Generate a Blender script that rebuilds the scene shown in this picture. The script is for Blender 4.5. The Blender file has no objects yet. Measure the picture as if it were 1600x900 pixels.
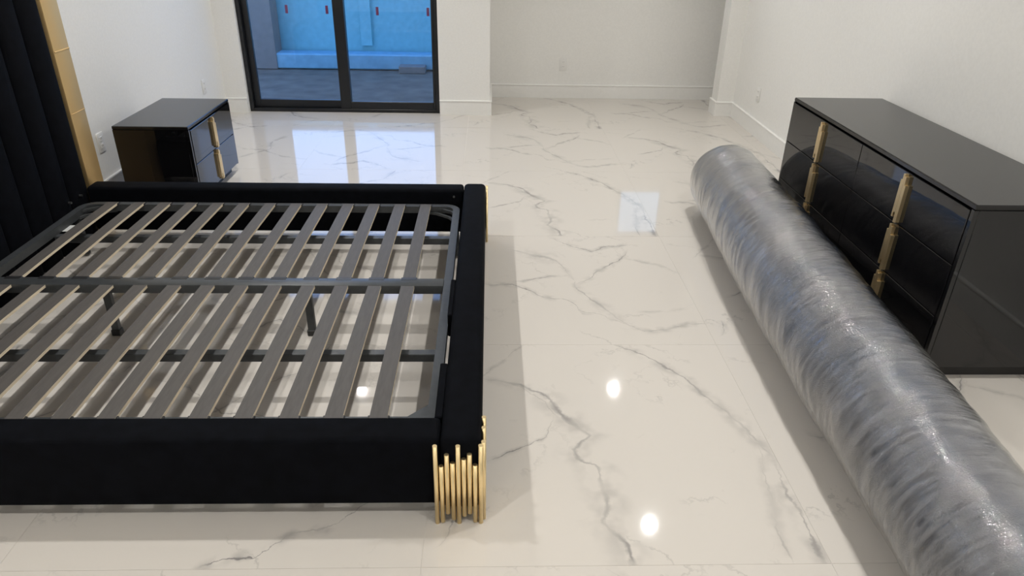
import bpy, bmesh, math, random
from mathutils import Vector, Matrix, noise
random.seed(4)
S = bpy.context.scene
COL = S.collection

# ---------------------------------------------------------------- camera
cd = bpy.data.cameras.new('camera'); cam = bpy.data.objects.new('camera', cd); COL.objects.link(cam)
cd.sensor_width = 36; cd.lens = 36*1108.076/1600; cd.clip_start = .02; cd.clip_end = 200
cr = Vector((0.99945946, -0.02733449, 0.01826489)); cu = Vector((-0.00350377, 0.46385045, 0.88590659)); cf = Vector((0.03268798, 0.88549172, -0.46350394))
cam.matrix_world = Matrix(((cr.x, cu.x, -cf.x, 0), (cr.y, cu.y, -cf.y, 0), (cr.z, cu.z, -cf.z, 1.65), (0, 0, 0, 1)))
S.camera = cam

# ---------------------------------------------------------------- sky and exposure
w = bpy.data.worlds.new('dusk_sky'); S.world = w; w.use_nodes = True
nt = w.node_tree; bgn = nt.nodes['Background']
tc = nt.nodes.new('ShaderNodeTexCoord'); sp = nt.nodes.new('ShaderNodeSeparateXYZ'); rp = nt.nodes.new('ShaderNodeValToRGB')
nt.links.new(tc.outputs['Generated'], sp.inputs[0]); nt.links.new(sp.outputs['Z'], rp.inputs[0]); nt.links.new(rp.outputs[0], bgn.inputs[0])
rp.color_ramp.elements[0].position = 0.0; rp.color_ramp.elements[0].color = (.42, .64, 1.0, 1)
rp.color_ramp.elements[1].position = .8; rp.color_ramp.elements[1].color = (.13, .36, .95, 1)
SKY = 2.6
bgn.inputs[1].default_value = SKY
vs = S.view_settings
vs.view_transform = 'Standard'; vs.look = 'None'; vs.exposure = 0.10; vs.gamma = 1.0; vs.use_curve_mapping = False
LAMP_W = 12.4                      # watts per ceiling downlight
LAMP_C = (1.0, .985, .95)
LAMP_SPREAD = math.radians(145)    # beam of the downlights
CEIL = 2.58

# ---------------------------------------------------------------- helpers
def mat(name, col=(.8,.8,.8), rough=.5, metal=0, spec=.5, coat=0, sheen=0, emit=None, es=0):
    m = bpy.data.materials.new(name); m.use_nodes = True
    b = m.node_tree.nodes['Principled BSDF']
    b.inputs['Base Color'].default_value = (*col, 1); b.inputs['Roughness'].default_value = rough
    b.inputs['Metallic'].default_value = metal; b.inputs['Specular IOR Level'].default_value = spec
    b.inputs['Coat Weight'].default_value = coat; b.inputs['Sheen Weight'].default_value = sheen
    if emit: b.inputs['Emission Color'].default_value = (*emit, 1); b.inputs['Emission Strength'].default_value = es
    return m
def N(m, t, **k):
    n = m.node_tree.nodes.new(t)
    for a, v in k.items(): setattr(n, a, v)
    return n
def L(m, a, b): m.node_tree.links.new(a, b)
def bsdf(m): return m.node_tree.nodes['Principled BSDF']
def grain(m, scale, amt, strength=0, dist=.001, stretch=None, detail=4):
    """noise-modulated base colour and a little bump"""
    b = bsdf(m); c = b.inputs['Base Color'].default_value[:]
    t = N(m, 'ShaderNodeTexCoord'); mp = N(m, 'ShaderNodeMapping'); L(m, t.outputs['Object'], mp.inputs[0])
    if stretch: mp.inputs['Scale'].default_value = stretch
    n = N(m, 'ShaderNodeTexNoise'); n.inputs['Scale'].default_value = scale; n.inputs['Detail'].default_value = detail
    L(m, mp.outputs[0], n.inputs['Vector'])
    r = N(m, 'ShaderNodeValToRGB'); L(m, n.outputs['Fac'], r.inputs[0])
    r.color_ramp.elements[0].position = .3; r.color_ramp.elements[1].position = .7
    r.color_ramp.elements[0].color = (*[max(0, x*(1-amt)) for x in c[:3]], 1); r.color_ramp.elements[1].color = (*[min(1, x*(1+amt)) for x in c[:3]], 1)
    L(m, r.outputs[0], b.inputs['Base Color'])
    if strength:
        bu = N(m, 'ShaderNodeBump'); bu.inputs['Strength'].default_value = strength; bu.inputs['Distance'].default_value = dist
        L(m, n.outputs['Fac'], bu.inputs['Height']); L(m, bu.outputs[0], b.inputs['Normal'])
    return m

def box(bm, x0, x1, y0, y1, z0, z1, bev=0, seg=1, mi=0):
    vs_ = [bm.verts.new(p) for p in ((x0,y0,z0),(x1,y0,z0),(x1,y1,z0),(x0,y1,z0),(x0,y0,z1),(x1,y0,z1),(x1,y1,z1),(x0,y1,z1))]
    fs = [bm.faces.new([vs_[i] for i in q]) for q in ((0,3,2,1),(4,5,6,7),(0,1,5,4),(1,2,6,5),(2,3,7,6),(3,0,4,7))]
    for f in fs: f.material_index = mi
    if bev:
        es = list({e for f in fs for e in f.edges})
        bmesh.ops.bevel(bm, geom=es, offset=bev, segments=seg, affect='EDGES', profile=.5, material=-1)
    return fs
def tube(bm, a, b, r, n=12, cap=True):
    a = Vector(a); b = Vector(b); d = (b-a).normalized(); u = d.orthogonal().normalized(); v = d.cross(u)
    A = [bm.verts.new(a+(u*math.cos(2*math.pi*i/n)+v*math.sin(2*math.pi*i/n))*r) for i in range(n)]
    B = [bm.verts.new(b+(u*math.cos(2*math.pi*i/n)+v*math.sin(2*math.pi*i/n))*r) for i in range(n)]
    for i in range(n): bm.faces.new((A[i], A[(i+1)%n], B[(i+1)%n], B[i]))
    if cap: bm.faces.new(A[::-1]); bm.faces.new(B)
def sweep(bm, pts, wd, ht):
    """rectangular bar along a flat path (list of (x,y,z)), mitred"""
    P = [Vector(p) for p in pts]; rings = []
    for i, p in enumerate(P):
        d = (P[min(i+1, len(P)-1)]-P[max(i-1, 0)]).normalized(); s = Vector((-d.y, d.x, 0)).normalized()
        rings.append([bm.verts.new(p+s*a*wd/2+Vector((0,0,b*ht/2))) for a, b in ((-1,-1),(1,-1),(1,1),(-1,1))])
    for a, b in zip(rings, rings[1:]):
        for i in range(4): bm.faces.new((a[i], a[(i+1)%4], b[(i+1)%4], b[i]))
    bm.faces.new(rings[0][::-1]); bm.faces.new(rings[-1])
def mesh(bm, name, mats, smooth=False):
    bmesh.ops.recalc_face_normals(bm, faces=bm.faces)
    me = bpy.data.meshes.new(name); bm.to_mesh(me); bm.free()
    for m in (mats if isinstance(mats, (list, tuple)) else [mats]): me.materials.append(m)
    if smooth:
        for p in me.polygons: p.use_smooth = True
    return me
def link(name, me, parent=None, loc=None):
    o = bpy.data.objects.new(name, me); COL.objects.link(o)
    if parent: o.parent = parent
    if loc: o.location = loc
    return o
def obj(name, bm, m, parent=None, smooth=False, loc=None): return link(name, mesh(bm, name, m, smooth), parent, loc)
def autosmooth(o, ang=35):
    for p in o.data.polygons: p.use_smooth = True
    o.data.set_sharp_from_angle(angle=math.radians(ang))
def bx(name, m, parent, *a, bev=0, seg=1, loc=None):
    bm = bmesh.new(); box(bm, *a, bev=bev, seg=seg)
    o = obj(name, bm, m, parent, loc=loc)
    if bev and seg > 1: autosmooth(o, 40)
    return o
def thing(name, label, cat, loc=(0,0,0), group=None):
    o = bpy.data.objects.new(name, None); COL.objects.link(o); o.location = loc; o.empty_display_size = .1
    o['label'] = label; o['category'] = cat
    if group: o['group'] = group
    return o
def struct(o): o['kind'] = 'structure'; return o

# ---------------------------------------------------------------- plain materials
M_wall = grain(mat('white_paint', (.86,.85,.82), .55, spec=.3), 60, .02, .06, .0006)
M_trim = grain(mat('white_trim_paint', (.87,.86,.83), .35, spec=.4), 30, .015)
M_ceil = grain(mat('ceiling_paint', (.86,.85,.83), .8, spec=.2), 50, .02)
M_velvet = grain(mat('black_velvet', (.0026,.003,.0045), .8, spec=.06), 25, .35, .15, .001)
M_lacquer = grain(mat('black_lacquer', (.0045,.0045,.0055), .03, spec=.62), 3, .1)
M_lactop = grain(mat('black_lacquer_top', (.010,.0095,.0095), .13, spec=.45), 3, .1)
M_plinth = grain(mat('black_plinth', (.01,.01,.01), .4), 10, .1)
M_gold = grain(mat('brushed_gold', (.86,.68,.40), .42, 1), 4, .04)
M_trimgold = grain(mat('satin_gold_trim', (.74,.54,.27), .58, 1), 4, .04)
M_goldtube = grain(mat('polished_gold_tube', (1.0,.79,.45), .36, 1), 4, .03)
M_steel = grain(mat('grey_powder_coated_steel', (.050,.054,.057), .38, .15), 40, .12, .05, .0005)
M_slat = grain(mat('grey_brown_slat_cover', (.080,.073,.068), .55, spec=.35), 90, .12, .1, .0006, (1,.15,1))
M_bare = grain(mat('bare_plywood_edge', (.72,.62,.46), .6), 40, .15, stretch=(1,.2,6))
M_plastic = mat('black_plastic', (.015,.015,.016), .4)
M_label = mat('white_paper_label', (.6,.6,.58), .6)
M_plate = mat('white_plastic_plate', (.84,.83,.80), .4)
M_slot = mat('outlet_slot', (.4,.39,.37), .6)
M_alu = grain(mat('black_aluminium', (.008,.009,.011), .35), 30, .1)
M_boltm = mat('zinc_bolt', (.6,.6,.6), .3, 1)
M_tape = mat('red_tape', (.42,.09,.16), .6)
M_vinyl = grain(mat('white_window_vinyl', (.75,.76,.78), .35), 20, .02)
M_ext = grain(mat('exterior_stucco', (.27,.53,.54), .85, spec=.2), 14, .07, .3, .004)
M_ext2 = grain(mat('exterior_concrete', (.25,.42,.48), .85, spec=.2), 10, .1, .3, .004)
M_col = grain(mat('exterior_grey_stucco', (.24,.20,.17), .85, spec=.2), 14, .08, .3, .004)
M_dirt = grain(mat('bare_earth', (.20,.145,.105), .95, spec=.1), 5, .2, .3, .02)
M_lens = mat('downlight_lens', (.9,.9,.9), .3, emit=(1,.93,.82), es=22)

def glass_mat(name, tint=(.93,.97,1), rough=0.0, refl=.7):
    m = bpy.data.materials.new(name); m.use_nodes = True; t = m.node_tree; t.nodes.remove(bsdf(m))
    out = t.nodes['Material Output']
    f = N(m, 'ShaderNodeFresnel'); f.inputs[0].default_value = 1.45
    tr = N(m, 'ShaderNodeBsdfTransparent'); tr.inputs[0].default_value = (*tint, 1)
    gl = N(m, 'ShaderNodeBsdfGlossy'); gl.inputs['Roughness'].default_value = rough
    mx = N(m, 'ShaderNodeMixShader'); fk = N(m, 'ShaderNodeMath', operation='MULTIPLY'); fk.inputs[1].default_value = refl; L(m, f.outputs[0], fk.inputs[0]); L(m, fk.outputs[0], mx.inputs[0]); L(m, tr.outputs[0], mx.inputs[1]); L(m, gl.outputs[0], mx.inputs[2])
    L(m, mx.outputs[0], out.inputs[0]); return m
M_glass = glass_mat('window_glass', (.90,.95,1))
M_obscure = glass_mat('tinted_window_glass', (.92,.84,.73))

# ---------------------------------------------------------------- marble tile material
TILE = 1.19
VEINS = {
'A':[
  ('y',0.024,.72,[(-0.336, 0.328), (-0.273, 0.289), (-0.2, 0.237), (-0.146, 0.135), (-0.072, 0.032), (-0.038, -0.015), (-0.075, -0.05), (-0.104, -0.091), (-0.091, -0.134), (-0.041, -0.176), (-0.037, -0.245), (-0.029, -0.318), (-0.03, -0.374), (-0.05, -0.427), (-0.02, -0.461), (0.01, -0.516), (0.016, -0.6)]),
  ('x',0.005,0.9,[(-0.407, -0.139), (-0.345, -0.11), (-0.272, -0.073), (-0.21, -0.028), (-0.184, 0.015), (-0.165, 0.077)]),
  ('y',0.013,0.75,[(0.139, 0.6), (0.21, 0.562), (0.268, 0.502), (0.331, 0.415), (0.392, 0.336), (0.431, 0.236), (0.475, 0.165), (0.521, 0.075), (0.551, -0.018), (0.585, -0.139), (0.582, -0.234), (0.562, -0.323), (0.58, -0.42), (0.584, -0.51), (0.57, -0.6)]),
  ('y',0.008,0.5,[(0.534, 0.037), (0.551, -0.088), (0.534, -0.203), (0.499, -0.392), (0.481, -0.496), (0.481, -0.574)]),
  ('x',0.005,0.9,[(-0.464, 0.311), (-0.434, 0.36), (-0.387, 0.415), (-0.347, 0.472), (-0.262, 0.588)]),
  ('x',0.007,0.45,[(-0.434, 0.346), (-0.336, 0.324), (-0.274, 0.28), (-0.215, 0.208), (-0.136, 0.085)]),
  ('y',0.006,1.0,[(-0.513, -0.396), (-0.521, -0.448), (-0.525, -0.481), (-0.552, -0.505)]),
],
'B':[
  ('x',0.009,0.9,[(-0.427, -0.015), (-0.288, -0.028), (-0.225, -0.076), (-0.134, -0.15), (-0.041, -0.176), (0.016, -0.227), (0.034, -0.29), (0.126, -0.332), (0.219, -0.409), (0.294, -0.483), (0.414, -0.465), (0.517, -0.408), (0.6, -0.419)]),
  ('x',0.005,0.8,[(-0.267, 0.001), (-0.119, 0.06), (0.003, 0.083)]),
  ('x',0.028,0.5,[(-0.276, 0.401), (-0.189, 0.351), (-0.036, 0.262), (-0.009, 0.175), (0.021, 0.069), (0.04, -0.06), (0.098, -0.194), (0.186, -0.332), (0.243, -0.438)]),
  ('x',0.012,0.8,[(0.049, -0.011), (0.105, 0.04), (0.215, 0.185), (0.317, 0.282), (0.361, 0.374)]),
  ('x',0.009,0.9,[(-0.048, 0.565), (0.053, 0.458), (0.172, 0.389), (0.252, 0.442), (0.366, 0.471)]),
  ('x',0.007,0.5,[(0.352, 0.282), (0.512, 0.204), (0.594, 0.11)]),
  ('x',0.006,0.4,[(0.313, -0.301), (0.502, -0.281), (0.6, -0.22)]),
],
'C':[
  ('x',0.008,1.0,[(-0.035, -0.589), (-0.012, -0.578), (0.035, -0.555), (0.114, -0.545), (0.149, -0.505), (0.204, -0.461), (0.297, -0.452), (0.338, -0.412), (0.42, -0.33), (0.50, -0.2), (.59, -.12)]),
  ('x',0.006,0.7,[(-0.59, .35), (-.4, .30), (-.2, .12), (-.05, .1), (.1, -.05), (.2, -.12)]),
  ('y',0.010,0.6,[(-.3, -.3), (-.22, -.1), (-.25, .1), (-.1, .3), (.05, .4), (.1, .59)]),
]}
def marble(key):
    m = mat('marble_porcelain_'+key.lower(), (.8,.76,.7), .045, spec=.5)
    b = bsdf(m)
    tc = N(m, 'ShaderNodeTexCoord'); P0 = tc.outputs['Object']
    n = N(m, 'ShaderNodeTexNoise'); n.inputs['Scale'].default_value = 7; n.inputs['Detail'].default_value = 6; n.inputs['Roughness'].default_value = .62; L(m, P0, n.inputs['Vector'])
    sub = N(m, 'ShaderNodeVectorMath', operation='SUBTRACT'); L(m, n.outputs['Color'], sub.inputs[0]); sub.inputs[1].default_value = (.5,.5,.5)
    sc = N(m, 'ShaderNodeVectorMath', operation='SCALE'); L(m, sub.outputs[0], sc.inputs[0]); sc.inputs['Scale'].default_value = .075
    ad = N(m, 'ShaderNodeVectorMath', operation='ADD'); L(m, P0, ad.inputs[0]); L(m, sc.outputs[0], ad.inputs[1])
    sep = N(m, 'ShaderNodeSeparateXYZ'); L(m, ad.outputs[0], sep.inputs[0])
    n2 = N(m, 'ShaderNodeTexNoise'); n2.inputs['Scale'].default_value = 11; n2.inputs['Detail'].default_value = 2; L(m, P0, n2.inputs['Vector'])
    n3 = N(m, 'ShaderNodeTexNoise'); n3.inputs['Scale'].default_value = 5; n3.inputs['Detail'].default_value = 3
    mp = N(m, 'ShaderNodeMapping'); mp.inputs['Location'].default_value = (3.1, 7.7, 1.3); L(m, P0, mp.inputs[0]); L(m, mp.outputs[0], n3.inputs['Vector'])
    def rng(sock, a, b_, c, d, smooth=False):
        r = N(m, 'ShaderNodeMapRange', clamp=True)
        if smooth: r.interpolation_type = 'SMOOTHSTEP'
        if sock is not None: L(m, sock, r.inputs[0])
        for i, v in enumerate((a, b_, c, d)):
            if hasattr(v, 'node'): L(m, v, r.inputs[i+1])
            else: r.inputs[i+1].default_value = v
        return r.outputs[0]
    def math_(op, a, b_):
        q = N(m, 'ShaderNodeMath', operation=op)
        for i, v in enumerate((a, b_)):
            if v is None: continue
            if hasattr(v, 'node'): L(m, v, q.inputs[i])
            else: q.inputs[i].default_value = v
        return q.outputs[0]
    wn = rng(n2.outputs['Fac'], .35, .65, .25, 1.5)
    inten = rng(n3.outputs['Fac'], .34, .62, .25, 1.0)
    thin = None; haze = None
    for ax, wid, st, pts in VEINS[key]:
        if ax == 'y': pp = sorted((p[1], p[0]) for p in pts); t, s = sep.outputs['Y'], sep.outputs['X']
        else: pp = sorted(pts); t, s = sep.outputs['X'], sep.outputs['Y']
        tn = rng(t, -.6, .6, 0, 1)
        fc = N(m, 'ShaderNodeFloatCurve'); c = fc.mapping.curves[0]
        q = [((a+.6)/1.2, (v+.6)/1.2) for a, v in pp]
        c.points[0].location = q[0]; c.points[1].location = q[-1]
        for a in q[1:-1]: c.points.new(*a)
        for pt in c.points: pt.handle_type = 'VECTOR'
        fc.mapping.update(); fc.inputs['Factor'].default_value = 1; L(m, tn, fc.inputs['Value'])
        f = math_('MULTIPLY_ADD', fc.outputs[0], 1.2); f.node.inputs[2].default_value = -.6
        d = math_('ABSOLUTE', math_('SUBTRACT', s, f), None)
        wv = math_('MULTIPLY', wn, wid)
        k = rng(d, 0.0, wv, 1, 0, True)
        e0 = rng(t, pp[0][0]-.02, pp[0][0]+.03, 0, 1); e1 = rng(t, pp[-1][0]-.03, pp[-1][0]+.02, 1, 0)
        e = math_('MULTIPLY', e0, e1)
        a = math_('MULTIPLY', math_('MULTIPLY', k, e), st)
        hz = math_('MULTIPLY', math_('MULTIPLY', rng(d, 0.0, wid*4.5, 1, 0, True), e), st)
        thin = a if thin is None else math_('MAXIMUM', thin, a)
        haze = hz if haze is None else math_('MAXIMUM', haze, hz)
    thin = math_('MULTIPLY', thin, inten)
    hn = rng(n2.outputs['Fac'], .42, .62, 0, 1)
    haze = math_('MULTIPLY', math_('MULTIPLY', haze, hn), .45)
    # very faint background veining
    n4 = N(m, 'ShaderNodeTexNoise'); n4.inputs['Scale'].default_value = 2.2; n4.inputs['Detail'].default_value = 7; n4.inputs['Roughness'].default_value = .6; L(m, P0, n4.inputs['Vector'])
    rid = math_('ABSOLUTE', math_('SUBTRACT', n4.outputs['Fac'], .5), None)
    faint = math_('MULTIPLY', rng(rid, 0, .012, 1, 0, True), rng(n3.outputs['Fac'], .5, .7, 0, .30))
    v = math_('MAXIMUM', math_('MAXIMUM', thin, haze), faint)
    mix = N(m, 'ShaderNodeMix', data_type='RGBA'); L(m, v, mix.inputs[0])
    mix.inputs[6].default_value = (.64, .60, .55, 1); mix.inputs[7].default_value = (.22, .21, .205, 1)
    L(m, mix.outputs[2], b.inputs['Base Color'])
    return m
M_marble = {k: marble(k) for k in 'ABC'}
M_grout = mat('pale_grout', (.70,.67,.62), .5)

# ---------------------------------------------------------------- room shell
XL, XR, YD, YB, YN = -2.42, 2.31, 6.65, 7.41, -2.6      # left wall, right wall, door wall face, alcove back, near wall
XR2 = 2.75
bm = bmesh.new(); box(bm, XL-.14, 0, YN-.14, 6.795, -.12, -.0010); box(bm, 0, XR2+.14, YN-.14, YB+.14, -.12, -.0010)
floor = struct(obj('floor', bm, M_grout))
tm = {}
for k in 'ABC':
    bm = bmesh.new(); h = TILE/2-.0005
    box(bm, -h, h, -h, h, -.0009, 0)
    tm[k] = mesh(bm, 'floor_tile', M_marble[k])
for j in range(-4, 6):
    for i in range(-2, 3):
        cx, cy = -.19+TILE*i+TILE/2, 1.43+TILE*j+TILE/2
        if cx-TILE/2 > XR2: continue
        par = j % 2
        if i == 0: k, rot = 'AB'[par], 0
        elif i == -1: k, rot = ('C', 0) if par == 0 else ('B', math.pi)
        elif i == 1: k, rot = 'BA'[par], 0
        elif i == -2: k, rot = 'AC'[par], math.pi
        else: k, rot = 'AB'[par], math.pi
        me = tm[k]; ymax = 6.79 if cx < 0 else YB
        if cy-TILE/2 > ymax-.01: continue
        if cy+TILE/2 > ymax:                       # cut tile against the far walls
            bm = bmesh.new(); a0, a1 = -h, ymax-cy
            if rot: a0, a1 = -a1, h
            box(bm, -h, h, a0, a1, -.0009, 0); me = mesh(bm, 'cut_floor_tile', M_marble[k])
        o = link('floor_tile', me, floor, (cx, cy, 0)); o.rotation_euler.z = rot

WT = .14
struct(bx('wall_left', M_wall, None, XL-WT, XL, YN-WT, YD+.16, 0, CEIL))
struct(bx('wall_right', M_wall, None, XR, XR+WT, YN-WT, 6.72, 0, CEIL))
struct(bx('wall_near', M_wall, None, XL, XR, YN-WT, YN, 0, CEIL))
DX0, DX1, DH = -2.225, -.463, 2.15       # door opening
bm = bmesh.new(); box(bm, XL, DX0, YD, YD+.16, 0, CEIL); box(bm, DX0, DX1, YD, YD+.16, DH, CEIL)
struct(obj('wall_far', bm, M_wall))
struct(bx('wall_pier', M_wall, None, DX1, .003, YD, YB+WT, 0, CEIL))
struct(bx('wall_corner', M_wall, None, 2.155, XR2+WT, 6.72, 6.90, 0, CEIL))
WX0, WX1, WZ0, WZ1 = 1.43, 1.95, 1.0, 1.58
bm = bmesh.new(); box(bm, .003, WX0, YB, YB+WT, 0, CEIL); box(bm, WX1, XR2, YB, YB+WT, 0, CEIL); box(bm, WX0, WX1, YB, YB+WT, 0, WZ0); box(bm, WX0, WX1, YB, YB+WT, WZ1, CEIL)
struct(obj('wall_alcove', bm, M_wall))
struct(bx('wall_alcove_side', M_wall, None, XR2, XR2+WT, 6.90, YB+WT, 0, CEIL))
struct(bx('ceiling', M_ceil, None, XL-WT, XR2+WT, YN-WT, YB+WT, CEIL, CEIL+.12))

BH = .135
def skirt(name, segs):
    """baseboard: list of (x0,x1,y0,y1) with a small rounded top bead"""
    bm = bmesh.new()
    for x0, x1, y0, y1 in segs:
        box(bm, x0, x1, y0, y1, 0, BH-.014)
        g = .004; box(bm, x0-g, x1+g, y0-g, y1+g, BH-.014, BH, bev=.0045, seg=2)
    return struct(obj(name, bm, M_trim))
bt = .016
skirt('baseboard_left', [(XL, XL+bt, YN, YD-bt)])
skirt('baseboard_right', [(XR-bt, XR, YN, 6.72-bt)])
skirt('baseboard_near', [(XL+bt+.01, XR-bt-.01, YN, YN+bt)])
skirt('baseboard_far', [(XL+.004, DX0-.004, YD-bt, YD)])
skirt('baseboard_pier', [(DX1+.004, .003+bt, YD-bt, YD), (.003, .003+bt, YD+.006, YB-bt-.006)])
skirt('baseboard_corner', [(2.155-bt, XR-.006, 6.72-bt, 6.72), (2.155-bt, 2.155, 6.726, 6.90)])
skirt('baseboard_alcove', [(.003+.006, XR2-.006, YB-bt, YB)])

# ---------------------------------------------------------------- sliding glass door
door = bpy.data.objects.new('door_1', None); COL.objects.link(door); door.location = (-1.344, 6.72, 0); struct(door)
def dloc(*a): return (a[0]+1.344, a[1]+1.344, a[2]-6.72, a[3]-6.72, a[4], a[5])
FR = .085
def dbox(bm, *a, bev=0): box(bm, *dloc(*a), bev=bev)
g = .002
for nm, a in (('frame_jamb', (DX0+g, DX0+.035, 6.69, 6.79, 0, DH-g)), ('frame_jamb', (DX1-.035, DX1-g, 6.69, 6.79, 0, DH-g)),
              ('frame_head', (DX0+.035, DX1-.035, 6.69, 6.79, DH-.05, DH-g)), ('frame_sill', (DX0+.035, DX1-.035, 6.69, 6.79, 0, .03))):
    bm = bmesh.new(); dbox(bm, *a, bev=.002); obj(nm, bm, M_alu, door)
for x0, x1, y0 in ((DX0+.035, -1.288, 6.743), (-1.385, DX1-.035, 6.698)):
    fr = bpy.data.objects.new('sliding_panel', None); COL.objects.link(fr); fr.parent = door; fr.location = ((x0+x1)/2+1.344, y0+.02-6.72, 0)
    def pb(nm, X0, X1, Z0, Z1, m=M_alu, Y0=y0, Y1=y0+.04, bev=.003):
        cx = (x0+x1)/2; bm = bmesh.new(); box(bm, X0-cx, X1-cx, Y0-y0-.02, Y1-y0-.02, Z0, Z1, bev=bev); return obj(nm, bm, m, fr)
    s0 = .052 if x0 < -2 else .098; s1 = .098 if x0 < -2 else .025
    pb('stile', x0+.001, x0+s0, .031, DH-.051); pb('stile', x1-s1, x1-.001, .031, DH-.051)
    pb('bottom_rail', x0+s0, x1-s1, .031, .098); pb('top_rail', x0+s0, x1-s1, DH-.13, DH-.051)
    pb('glass_pane', x0+s0-.005, x1-s1+.005, .095, DH-.125, M_glass, y0+.016, y0+.024, 0)
    for tx in ((-1.802, -1.447) if x0 < -2 else (-.995, -.548)):
        pb('tape_strip', tx-.012, tx+.012, .855, .925, M_tape, y0+.0250, y0+.0262, 0)

# ---------------------------------------------------------------- small window of the alcove
win = bpy.data.objects.new('window_1', None); COL.objects.link(win); win.location = ((WX0+WX1)/2, YB+.07, WZ0); struct(win)
def wb(nm, x0, x1, y0, y1, z0, z1, m=M_vinyl, bev=.003):
    c = win.location; bm = bmesh.new(); box(bm, x0-c[0], x1-c[0], y0-c[1], y1-c[1], z0-c[2], z1-c[2], bev=bev); return obj(nm, bm, m, win)
a = .04
wb('window_jamb', WX0+g, WX0+a, YB+.04, YB+.10, WZ0+g, WZ1-g); wb('window_jamb', WX1-a, WX1-g, YB+.04, YB+.10, WZ0+g, WZ1-g)
wb('window_head', WX0+a, WX1-a, YB+.04, YB+.10, WZ1-a, WZ1-g); wb('window_sill', WX0+a, WX1-a, YB+.04, YB+.10, WZ0+g, WZ0+a)
wb('glass_pane', WX0+a-.004, WX1-a+.004, YB+.066, YB+.072, WZ0+a-.004, WZ1-a+.004, M_obscure, 0)

# ---------------------------------------------------------------- outside
struct(bx('ground', M_dirt, None, -9, 6, YB+.16, 16, -.35, -.17))
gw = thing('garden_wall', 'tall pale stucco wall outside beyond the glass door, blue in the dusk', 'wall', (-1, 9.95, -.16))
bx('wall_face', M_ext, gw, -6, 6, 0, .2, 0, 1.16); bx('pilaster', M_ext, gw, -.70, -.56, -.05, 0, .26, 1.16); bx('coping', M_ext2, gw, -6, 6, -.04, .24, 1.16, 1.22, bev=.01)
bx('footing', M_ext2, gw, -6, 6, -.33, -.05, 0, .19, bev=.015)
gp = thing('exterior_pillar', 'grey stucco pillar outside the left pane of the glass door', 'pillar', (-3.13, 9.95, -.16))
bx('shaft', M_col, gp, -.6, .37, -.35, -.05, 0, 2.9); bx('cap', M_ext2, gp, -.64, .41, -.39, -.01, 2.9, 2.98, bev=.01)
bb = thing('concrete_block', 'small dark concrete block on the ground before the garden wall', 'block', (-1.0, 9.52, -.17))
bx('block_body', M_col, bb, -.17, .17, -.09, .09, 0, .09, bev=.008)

struct(bx('added_sky_blocker', M_ext2, None, .0, 3.4, YB+WT, 9.0, 2.28, 2.42))  # unseen slab added to keep high blue sky light out of the alcove window

# ---------------------------------------------------------------- ceiling downlights
bm = bmesh.new()
for r0, z0, r1, z1 in ((.062,-.012,.062,-.006), ):
    pass
n = 40
def ring(bm, prof):
    R = [[bm.verts.new((r*math.cos(2*math.pi*i/n), r*math.sin(2*math.pi*i/n), z)) for i in range(n)] for r, z in prof]
    for A, B in zip(R, R[1:]):
        for i in range(n): bm.faces.new((A[i], A[(i+1)%n], B[(i+1)%n], B[i]))
    return R
ring(bm, [(.043,-.001), (.043,-.008), (.050,-.010), (.074,-.006), (.077,-.001)])
trim_me = mesh(bm, 'trim_ring', M_plate, True)
bm = bmesh.new(); R = ring(bm, [(.042,-.006), (.02,-.007)]); bm.faces.new(R[-1]); lens_me = mesh(bm, 'lens', M_lens, True)
ld = bpy.data.lights.new('downlight', 'AREA'); ld.shape = 'DISK'; ld.size = .075; ld.spread = LAMP_SPREAD; ld.energy = LAMP_W; ld.color = LAMP_C
ORD = ('nearest the glass door', 'second from the glass door', 'third from the glass door', 'fourth from the glass door', 'farthest from the glass door, unseen and added as fill')
for x in (-1.27, 1.27):
    for yi, y in enumerate ((5.87, 4.05, 2.23, .41, -1.41)):  # rearmost pair is unseen, added at the same spacing as fill
        t = thing('ceiling_downlight', 'round white ceiling downlight of the %s row, %s' % ('bed side' if x < 0 else 'dresser side', ORD[yi]), 'light', (x, y, CEIL), 'ceiling downlights')
        link('trim_ring', trim_me, t); link('lens', lens_me, t)
        lo = bpy.data.objects.new('lamp', ld); COL.objects.link(lo); lo.parent = t; lo.location = (0, 0, -.012)

# ---------------------------------------------------------------- bed
BZ = .31
bed = thing('platform_bed', 'black velvet bed frame with channelled headboard, gold trim and no mattress', 'bed', (-1.1, 2.72, 0))
def B(x, y, z=0): return (x+1.1, y-2.72, z)
def bb_(x0, x1, y0, y1, z0, z1): return (x0+1.1, x1+1.1, y0-2.72, y1-2.72, z0, z1)
bx('side_rail', M_velvet, bed, *bb_(-2.19, -.142, 3.722, 3.835, .055, BZ), bev=.018, seg=3)
bx('side_rail', M_velvet, bed, *bb_(-2.19, -.142, 1.615, 1.728, .055, BZ), bev=.018, seg=3)
fb = bx('footboard', M_velvet, bed, *bb_(-.140, -.021, 1.607, 3.835, .045, BZ+.004), bev=.022, seg=4)
for yy in (1.70, 3.74): bx('foot_block', M_plastic, bed, *bb_(-.125, -.05, yy-.03, yy+.03, 0, .05))
for y0, y1, x0 in ((2.36, 2.66, -.158), (1.735, 2.03, -.164)):
    bx('velcro_flap', M_velvet, bed, *bb_(x0, -.139, y0, y1, .20, BZ-.012), bev=.003)
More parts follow.
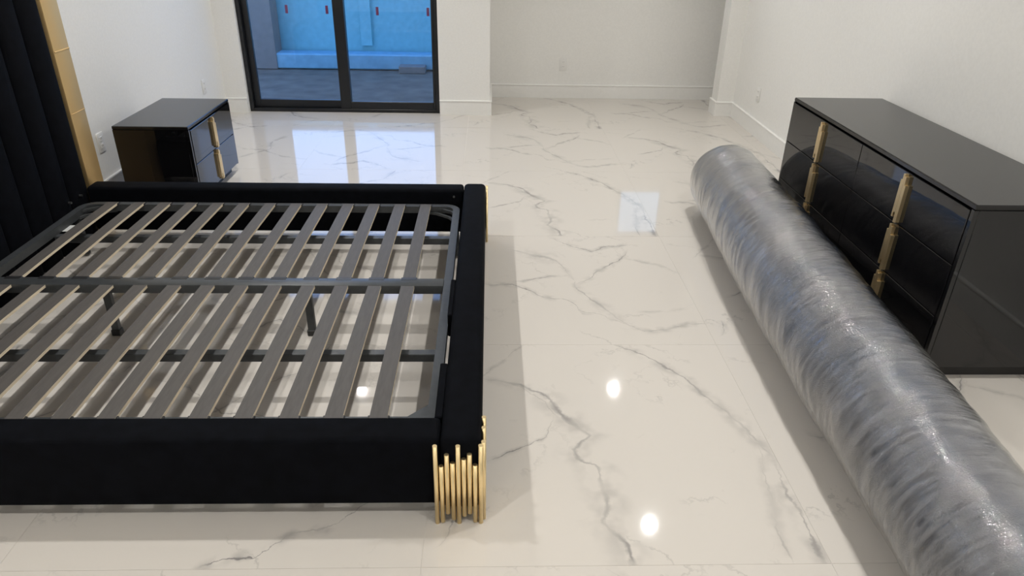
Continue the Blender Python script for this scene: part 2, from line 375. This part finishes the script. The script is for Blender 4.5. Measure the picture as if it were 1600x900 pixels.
# gold tubes: each (top, bottom) read along the photographed cluster
HT = [(.300,0.0), (.226,.006), (.268,.040), (.238,.016), (.300,0.0), (.252,.030), (.270,.040), (.230,.006), (.302,0.0)]
tm_ = []
for a, b_ in HT:
    bm = bmesh.new(); tube(bm, (0,0,b_), (0,0,a), .0070, 16); me = mesh(bm, 'gold_tube', M_goldtube)
    for p in me.polygons: p.use_smooth = len(p.vertices) == 4
    tm_.append(me)
for k in range(9):
    link('gold_tube', tm_[k], fb, B(-.154+k*.01655, 1.599))
    if k < 8: 
        link('gold_tube', tm_[8-k-(1 if k == 7 else 0)], fb, B(-.0135, 1.6165+(k)*.0165))
        link('gold_tube', tm_[k], fb, B(-.0135, 3.826-(k)*.0165))
for px, rx in ((-.195, bed),):
    bm = bmesh.new(); tube(bm, B(px, 3.7225, .272), B(px, 3.716, .272), .006, 10); obj('bolt', bm, M_boltm, bed)
for yy in (3.55, 3.66):
    bm = bmesh.new(); tube(bm, B(-2.195, yy, .285), B(-2.18, yy, .285), .006, 10); obj('bolt', bm, M_boltm, bed)
# headboard
HBX = -2.19; HZ = 1.62
hb = bx('headboard', M_velvet, bed, *bb_(-2.40, -2.245, 1.66, 3.78, .02, HZ), bev=.01, seg=2)
cw = (3.786-1.664)/11.6; cw = .1824
bm = bmesh.new(); seg = 12
prev = None
for i in range(seg+1):
    a = math.pi*i/seg; y = -math.cos(a)*cw/2*.995; x = math.sin(a)**.75*.05
    r_ = [bm.verts.new((0 if i in (0, seg) else x, y, .03)), bm.verts.new((0 if i in (0, seg) else x, y, HZ-.03))]
    rr = bm.verts.new((x*.4, y, HZ-.002)); r_.append(rr)
    if prev:
        for q in range(2): bm.faces.new((prev[q], r_[q], r_[q+1], prev[q+1]))
    prev = r_
ch = mesh(bm, 'channel', M_velvet, True)
for k in range(11): link('channel', ch, hb, B(-2.243, 3.786-cw/2-k*cw))
for y0, y1 in ((3.788, 3.935), (1.632, 1.778)):
    q = bx('gold_trim', M_trimgold, bed, *bb_(-2.40, -2.20, y0, y1, .0, HZ+.03), bev=.004, seg=2)
    for zz, hh in ((1.0, .004), (.685, .001)): bx('trim_seam', M_trimgold, q, *bb_(-2.2015, -2.1965, y0+.004, y1-.004, zz-hh, zz+hh), bev=.0015)

# ---------------------------------------------------------------- slatted steel base
sb = thing('slatted_bed_base', 'grey steel bed base with two rows of grey wooden slats inside the black bed', 'bed base', (-1.16, 2.702, 0))
def sx(x0, x1, y0, y1, z0, z1): return (x0+1.16, x1+1.16, y0-2.702, y1-2.702, z0, z1)
FX0, FX1, FY0, FY1, FZ = -2.168, -.157, 1.757, 3.647, .236
def path_round(x0, x1, y0, y1, r, z):
    pts = []
    for sx_, sy_, a0 in ((1, 1, 0), (-1, 1, 90), (-1, -1, 180), (1, -1, 270)):
        rr = r if sy_ > 0 else .03
        cx = (x1-rr) if sx_ > 0 else (x0+rr); cy = (y1-rr) if sy_ > 0 else (y0+rr); r_ = rr
        for i in range(7): a = math.radians(a0+15*i); pts.append((cx+r_*math.cos(a), cy+r_*math.sin(a), z))
    return pts
bm = bmesh.new(); hw = .018
outp = path_round(FX0+hw, FX1-hw, FY0+hw, FY1-hw, .065, FZ)
pts = [(x+1.16, y-2.702, z) for x, y, z in outp]; P = [Vector(p) for p in pts]; rings = []
for i, p in enumerate(P):
    d = (P[(i+1) % len(P)]-P[i-1]).normalized(); s = Vector((-d.y, d.x, 0))
    rings.append([bm.verts.new(p+s*a_*hw+Vector((0,0,b_*.019))) for a_, b_ in ((-1,-1),(1,-1),(1,1),(-1,1))])
for i in range(len(rings)):
    A, Bq = rings[i], rings[(i+1) % len(rings)]
    for q in range(4): bm.faces.new((A[q], A[(q+1)%4], Bq[(q+1)%4], Bq[q]))
rim = obj('rim', bm, M_steel, sb); autosmooth(rim, 30)
bx('center_beam', M_steel, sb, *sx(FX0+.036, FX1-.036, 2.667, 2.737, .222, .263), bev=.004, seg=2)
for y in (3.285, 2.225): bx('support_bar', M_steel, sb, *sx(FX0+.03, FX1-.03, y-.017, y+.017, .183, .217), bev=.002)
for x in (-1.62, -.775):
    lg = bx('leg', M_steel, sb, *sx(x-.016, x+.016, 2.69, 2.715, .014, .223), bev=.002)
    bx('foot_cap', M_plastic, lg, *sx(x-.020, x+.020, 2.686, 2.719, 0, .03), bev=.003)
for x in (FX0+.05, FX1-.05):
    for y in (FY0+.10, FY1-.10):
        pass
for x, sxn in ((FX0, 1), (FX1, -1)):
    for y, syn in ((FY0, 1), (FY1, -1)):
        lg = bx('leg', M_steel, sb, *sx(x+sxn*.018-.014, x+sxn*.018+.014, y+syn*.135-.014, y+syn*.135+.014, .012, .218), bev=.002)
        if syn > 0:                                # near end: flat triangular gusset plates
            bm = bmesh.new(); q = [(x+sxn*a+1.16, y+syn*b_-2.702) for a, b_ in ((.03, .03), (.03, .15), (.15, .03))]
            lo = [bm.verts.new((*p, .219)) for p in q]; hi = [bm.verts.new((*p, .223)) for p in q]
            bm.faces.new(lo[::-1]); bm.faces.new(hi)
            for i in range(3): bm.faces.new((lo[i], lo[(i+1)%3], hi[(i+1)%3], hi[i]))
            obj('gusset_plate', bm, M_steel, sb); continue
        for k, (d1, d2) in enumerate(((.02, .13), (.03, .175))):
            bm = bmesh.new()
            a_ = Vector((x+sxn*.03+1.16, y+syn*(d2-.03)-2.702, .238-.02*k)); b_ = Vector((x+sxn*d2+1.16, y+syn*.03-2.702, .238-.02*k))
            mid = (a_+b_)/2+Vector((-sxn, -syn, 0))*d1*.45
            sweep(bm, [a_, a_*.5+mid*.5+Vector((-sxn*.006, -syn*.006, 0)), mid, b_*.5+mid*.5+Vector((-sxn*.006, -syn*.006, 0)), b_], .014, .012)
            obj('corner_brace', bm, M_steel, sb)
# slats: grey cover on top, bare plywood long edges
def slat_mesh(name, ln):
    bm = bmesh.new(); nseg = 6; wd = .056; prev = None
    for i in range(nseg+1):
        y = -ln/2+ln*i/nseg; z = .004*(1-(2*i/nseg-1)**2)
        r_ = [bm.verts.new((sx_*wd/2, y, z+zz)) for sx_, zz in ((-1,-.006),(1,-.006),(1,.006),(-1,.006))]
        if prev:
            for q in range(4):
                f = bm.faces.new((prev[q], prev[(q+1)%4], r_[(q+1)%4], r_[q])); f.material_index = 1 if q in (1, 3) else 0
        else: bm.faces.new(r_[::-1])
        prev = r_
    bm.faces.new(prev)
    return mesh(bm, name, [M_slat, M_bare])
sl_far = slat_mesh('slat', 3.628-2.728); sl_near = slat_mesh('slat', 2.676-1.776)
bm = bmesh.new(); box(bm, -.034, .034, -.013, .013, -.008, .0085, bev=.002); clip = mesh(bm, 'slat_clip', M_plastic)
for k in range(14):
    xr = -.315-.1388*k; x = xr-.028
    if x-.03 < FX0+.02: continue
    s1 = link('slat', sl_far, sb, (x+1.16, (3.628+2.728)/2-2.702, .2555)); link('slat_clip', clip, s1, (0, -.447, .0)); link('slat_clip', clip, s1, (0, .4445, -.004))
    s2 = link('slat', sl_near, sb, (x+1.16, (2.676+1.776)/2-2.702, .2555)); link('slat_clip', clip, s2, (0, -.4445, -.004))
bx('paper_label', M_label, sb, *sx(-2.20, -2.10, 3.33, 3.41, .2165, .2169))

# ---------------------------------------------------------------- furniture
def handle_mesh(hh):
    bm = bmesh.new(); s = hh/.105
    for u, z0, z1, d in ((-.0174, -.082, .074, .016), (-.0058, -.060, .100, .0166), (.0058, -.100, .091, .016), (.0174, -.096, .058, .0166)):
        box(bm, 0, d, u-.0056, u+.0056, z0*s, z1*s, bev=.0005)
    return mesh(bm, 'handle', M_gold)
def cabinet(name, label, cat, x0, x1, y0, y1, z1, face, cols, rows, hh, base_in=.03, zb=.055):
    """face: +1 drawers look to +x, -1 to -x"""
    cx, cy = (x0+x1)/2, (y0+y1)/2
    t = thing(name, label, cat, (cx, cy, 0))
    def q(nm, m, X0, X1, Y0, Y1, Z0, Z1, p=t, **k):
        return bx(nm, m, p, X0-cx, X1-cx, Y0-cy, Y1-cy, Z0, Z1, **k)
    fr = x1 if face > 0 else x0; bk = x0 if face > 0 else x1
    def span(a, b): return (min(a, b), max(a, b))
    D = .02
    q('carcass', M_lacquer, *span(bk, fr-face*(D+.003)), y0+.002, y1-.002, zb, z1-.022, bev=.0015)
    q('top', M_lactop, *span(bk-face*.0, fr-face*.004), y0, y1, z1-.0215, z1, bev=.004)
    q('plinth', M_plinth, *span(bk+face*.02, fr-face*.05), y0+base_in, y1-base_in, 0, zb-.0005)
    for sy in (y0+.002, y1-.020): q('side_edge', M_lacquer, *span(fr-face*(D+.002), fr-face*.003), sy, sy+.018, zb, z1-.022, bev=.001)
    hm = handle_mesh(hh)
    ya, yb = y0+.022, y1-.022; zs = zb+.004; zt = z1-.026
    for c in range(cols):
        for r in range(rows):
            Y0 = ya+(yb-ya)*c/cols+.0015; Y1 = ya+(yb-ya)*(c+1)/cols-.0015
            Z0 = zs+(zt-zs)*r/rows+.002; Z1 = zs+(zt-zs)*(r+1)/rows-.002
            d = q('drawer', M_lacquer, *span(fr-face*D, fr), Y0, Y1, Z0, Z1, bev=.0018)
            h = link('handle', hm, d, (fr-cx, (Y0+Y1)/2-cy, (Z0+Z1)/2))
            if face < 0: h.rotation_euler.z = math.pi
    return t
cabinet('nightstand', 'glossy black nightstand with two drawers and gold handles beside the headboard', 'nightstand', -2.24, -1.79, 4.227, 4.966, .509, 1, 1, 2, .106)
cabinet('dresser', 'long glossy black six-drawer dresser with gold handles along the right wall', 'dresser', 1.758, 2.277, 2.36, 4.09, .758, -1, 2, 3, .112)

# ---------------------------------------------------------------- wall outlets
def outlet(label, loc, rz):
    t = thing('wall_outlet', label, 'outlet', loc); t.rotation_euler.z = rz        # faces local -y
    bx('plate', M_plate, t, -.037, .037, -.007, -.0005, -.06, .06, bev=.003, seg=2)
    for z in (-.022, .022):
        s = bx('socket', M_plate, t, -.017, .017, -.010, -.0065, z-.015, z+.015, bev=.002)
        bm = bmesh.new()
        for xx in (-.006, .006): box(bm, xx-.0012, xx+.0012, -.0108, -.0095, z-.002, z+.008)
        obj('slot', bm, M_slot, s)
outlet('white wall outlet low in the middle of the alcove back wall', (.746, YB, .334), 0)
outlet('white wall outlet on the right wall beyond the dresser', (XR, 6.10, .338), -math.pi/2)
outlet('white wall outlet on the left wall between headboard and nightstand', (XL, 4.40, .36), math.pi/2)
outlet('white wall outlet on the left wall beyond the nightstand near the glass door', (XL, 6.18, .33), math.pi/2)

# ---------------------------------------------------------------- rolled rug in plastic film
def film_mat():
    m = bpy.data.materials.new('clear_plastic_film'); m.use_nodes = True; t = m.node_tree; t.nodes.remove(bsdf(m)); out = t.nodes['Material Output']
    tcn = N(m, 'ShaderNodeTexCoord'); mp = N(m, 'ShaderNodeMapping'); mp.inputs['Rotation'].default_value = (0, 0, .28); mp.inputs['Scale'].default_value = (4.0, 28, 4.0)
    L(m, tcn.outputs['Object'], mp.inputs[0])
    n = N(m, 'ShaderNodeTexNoise'); n.inputs['Scale'].default_value = 1.6; n.inputs['Detail'].default_value = 6; n.inputs['Roughness'].default_value = .65; n.inputs['Distortion'].default_value = .6; L(m, mp.outputs[0], n.inputs['Vector'])
    bu = N(m, 'ShaderNodeBump'); bu.inputs['Strength'].default_value = .75; bu.inputs['Distance'].default_value = .0068; L(m, n.outputs['Fac'], bu.inputs['Height'])
    b2 = N(m, 'ShaderNodeBump'); b2.inputs['Strength'].default_value = .35; b2.inputs['Distance'].default_value = .0068; L(m, n.outputs['Fac'], b2.inputs['Height'])
    f = N(m, 'ShaderNodeFresnel'); f.inputs[0].default_value = 1.5; L(m, b2.outputs[0], f.inputs['Normal'])
    fm = N(m, 'ShaderNodeMath', operation='MULTIPLY_ADD'); L(m, f.outputs[0], fm.inputs[0]); fm.inputs[1].default_value = 2.3; fm.inputs[2].default_value = .03; fm.use_clamp = True
    gl = N(m, 'ShaderNodeBsdfGlossy'); gl.inputs['Roughness'].default_value = .065; L(m, bu.outputs[0], gl.inputs['Normal'])
    tr = N(m, 'ShaderNodeBsdfTransparent'); tr.inputs[0].default_value = (.97,.97,.98,1)
    df = N(m, 'ShaderNodeBsdfDiffuse'); df.inputs[0].default_value = (.75,.76,.80,1); L(m, b2.outputs[0], df.inputs['Normal'])
    r = N(m, 'ShaderNodeMapRange'); L(m, n.outputs['Fac'], r.inputs[0]); r.inputs[1].default_value = .4; r.inputs[2].default_value = .75; r.inputs[3].default_value = .03; r.inputs[4].default_value = .20
    m1 = N(m, 'ShaderNodeMixShader'); L(m, r.outputs[0], m1.inputs[0]); L(m, tr.outputs[0], m1.inputs[1]); L(m, df.outputs[0], m1.inputs[2])
    m2 = N(m, 'ShaderNodeMixShader'); L(m, fm.outputs[0], m2.inputs[0]); L(m, m1.outputs[0], m2.inputs[1]); L(m, gl.outputs[0], m2.inputs[2])
    L(m, m2.outputs[0], out.inputs[0]); return m
M_film = film_mat()
M_rug = mat('grey_rug_pile', (.20,.20,.215), .95, spec=.1, sheen=.3)
b = bsdf(M_rug); tcn = N(M_rug, 'ShaderNodeTexCoord'); n1 = N(M_rug, 'ShaderNodeTexNoise'); n1.inputs['Scale'].default_value = 2.6; n1.inputs['Detail'].default_value = 6; n1.inputs['Roughness'].default_value = .7; L(M_rug, tcn.outputs['Object'], n1.inputs['Vector'])
r = N(M_rug, 'ShaderNodeValToRGB'); L(M_rug, n1.outputs['Fac'], r.inputs[0]); L(M_rug, r.outputs[0], b.inputs['Base Color'])
e = r.color_ramp.elements; e[0].position = .35; e[0].color = (.12,.145,.20,1); e[1].position = .68; e[1].color = (.36,.355,.36,1); q = e.new(.5); q.color = (.22,.22,.235,1)
n2 = N(M_rug, 'ShaderNodeTexNoise'); n2.inputs['Scale'].default_value = 260; L(M_rug, tcn.outputs['Object'], n2.inputs['Vector'])
bu = N(M_rug, 'ShaderNodeBump'); bu.inputs['Strength'].default_value = .7; bu.inputs['Distance'].default_value = .004; L(M_rug, n2.outputs['Fac'], bu.inputs['Height']); L(M_rug, bu.outputs[0], b.inputs['Normal'])

RY0, RY1 = .12, 4.30
def lerp(tab, y):
    for (a, u), (b_, v) in zip(tab, tab[1:]):
        if y <= b_: k = max(0, min(1, (y-a)/(b_-a))); return u+(v-u)*k
    return tab[-1][1]
RES = [(0., -.03), (1.25, -.024), (1.7, -.009), (2.1, .010), (2.6, .024), (3.2, .024), (3.8, .006), (4.1, -.008), (4.4, -.022)]
def rug_axis(y):
    e_ = lerp(RES, y)
    rad = .2195+.00414*(y-3)+e_*.35
    return 1.204+.06339*y-e_*.45, rad
rug = thing('rolled_rug', 'grey rug rolled up in clear plastic film on the floor before the dresser', 'rug', (1.39, 2.2, 0))
def roll(name, m, extra, wr, nl, na, parent):
    bm = bmesh.new(); rows = []
    capr = [(0.0, .0, .30), (0.0, .012, .66), (.012, .03, .86), (.04, .06, .955), (.08, .08, 1.0)]
    ys = []
    for i in range(nl+1):
        y = RY0+(RY1-RY0)*i/nl
        ed = min(y-RY0, RY1-y); k = 1.0 if ed > .10 else (1-(1-ed/.10)**2.6)*.33+.67
        ys.append((y, k))
    for y, k in ys:
        xc, rad = rug_axis(y); rad0 = rad; rr_ = rad*k+extra
        row = []
        for j in range(na):
            th = 2*math.pi*j/na
            dr = 0
            if wr:
                u = y*1.0+.12*th
                p = Vector((math.cos(th)*.55, math.sin(th)*.55, 0))
                dr = .0055*noise.fractal(Vector((p.x*1.3, p.y*1.3, u*6)), .8, 2.0, 3) + .0028*noise.noise(Vector((p.x*1.5+5, p.y*1.5, u*24)))
                dr = max(dr, -.003)
            else:
                dr = .004*noise.noise(Vector((math.cos(th), math.sin(th), y*2.5)))
            z = rad0+(rr_+dr)*math.sin(th); x = xc+(rr_+dr)*math.cos(th)
            z = max(z, .0015 if wr else .006)
            row.append(bm.verts.new((x-1.39, y-2.2, z)))
        rows.append(row)
    for A, Bq in zip(rows, rows[1:]):
        for j in range(na): bm.faces.new((A[j], A[(j+1)%na], Bq[(j+1)%na], Bq[j]))
    for row, s in ((rows[0], -1), (rows[-1], 1)):
        c = Vector((0,0,0))
        for v_ in row: c += v_.co
        c /= na; cv = bm.verts.new(c+Vector((0, s*.012, 0)))
        for j in range(na): bm.faces.new((row[j], row[(j+1)%na], cv))
    return obj(name, bm, m, parent, True)
roll('rug_pile', M_rug, -.012, False, 120, 64, rug)
roll('plastic_wrap', M_film, 0.0, True, 420, 130, rug)
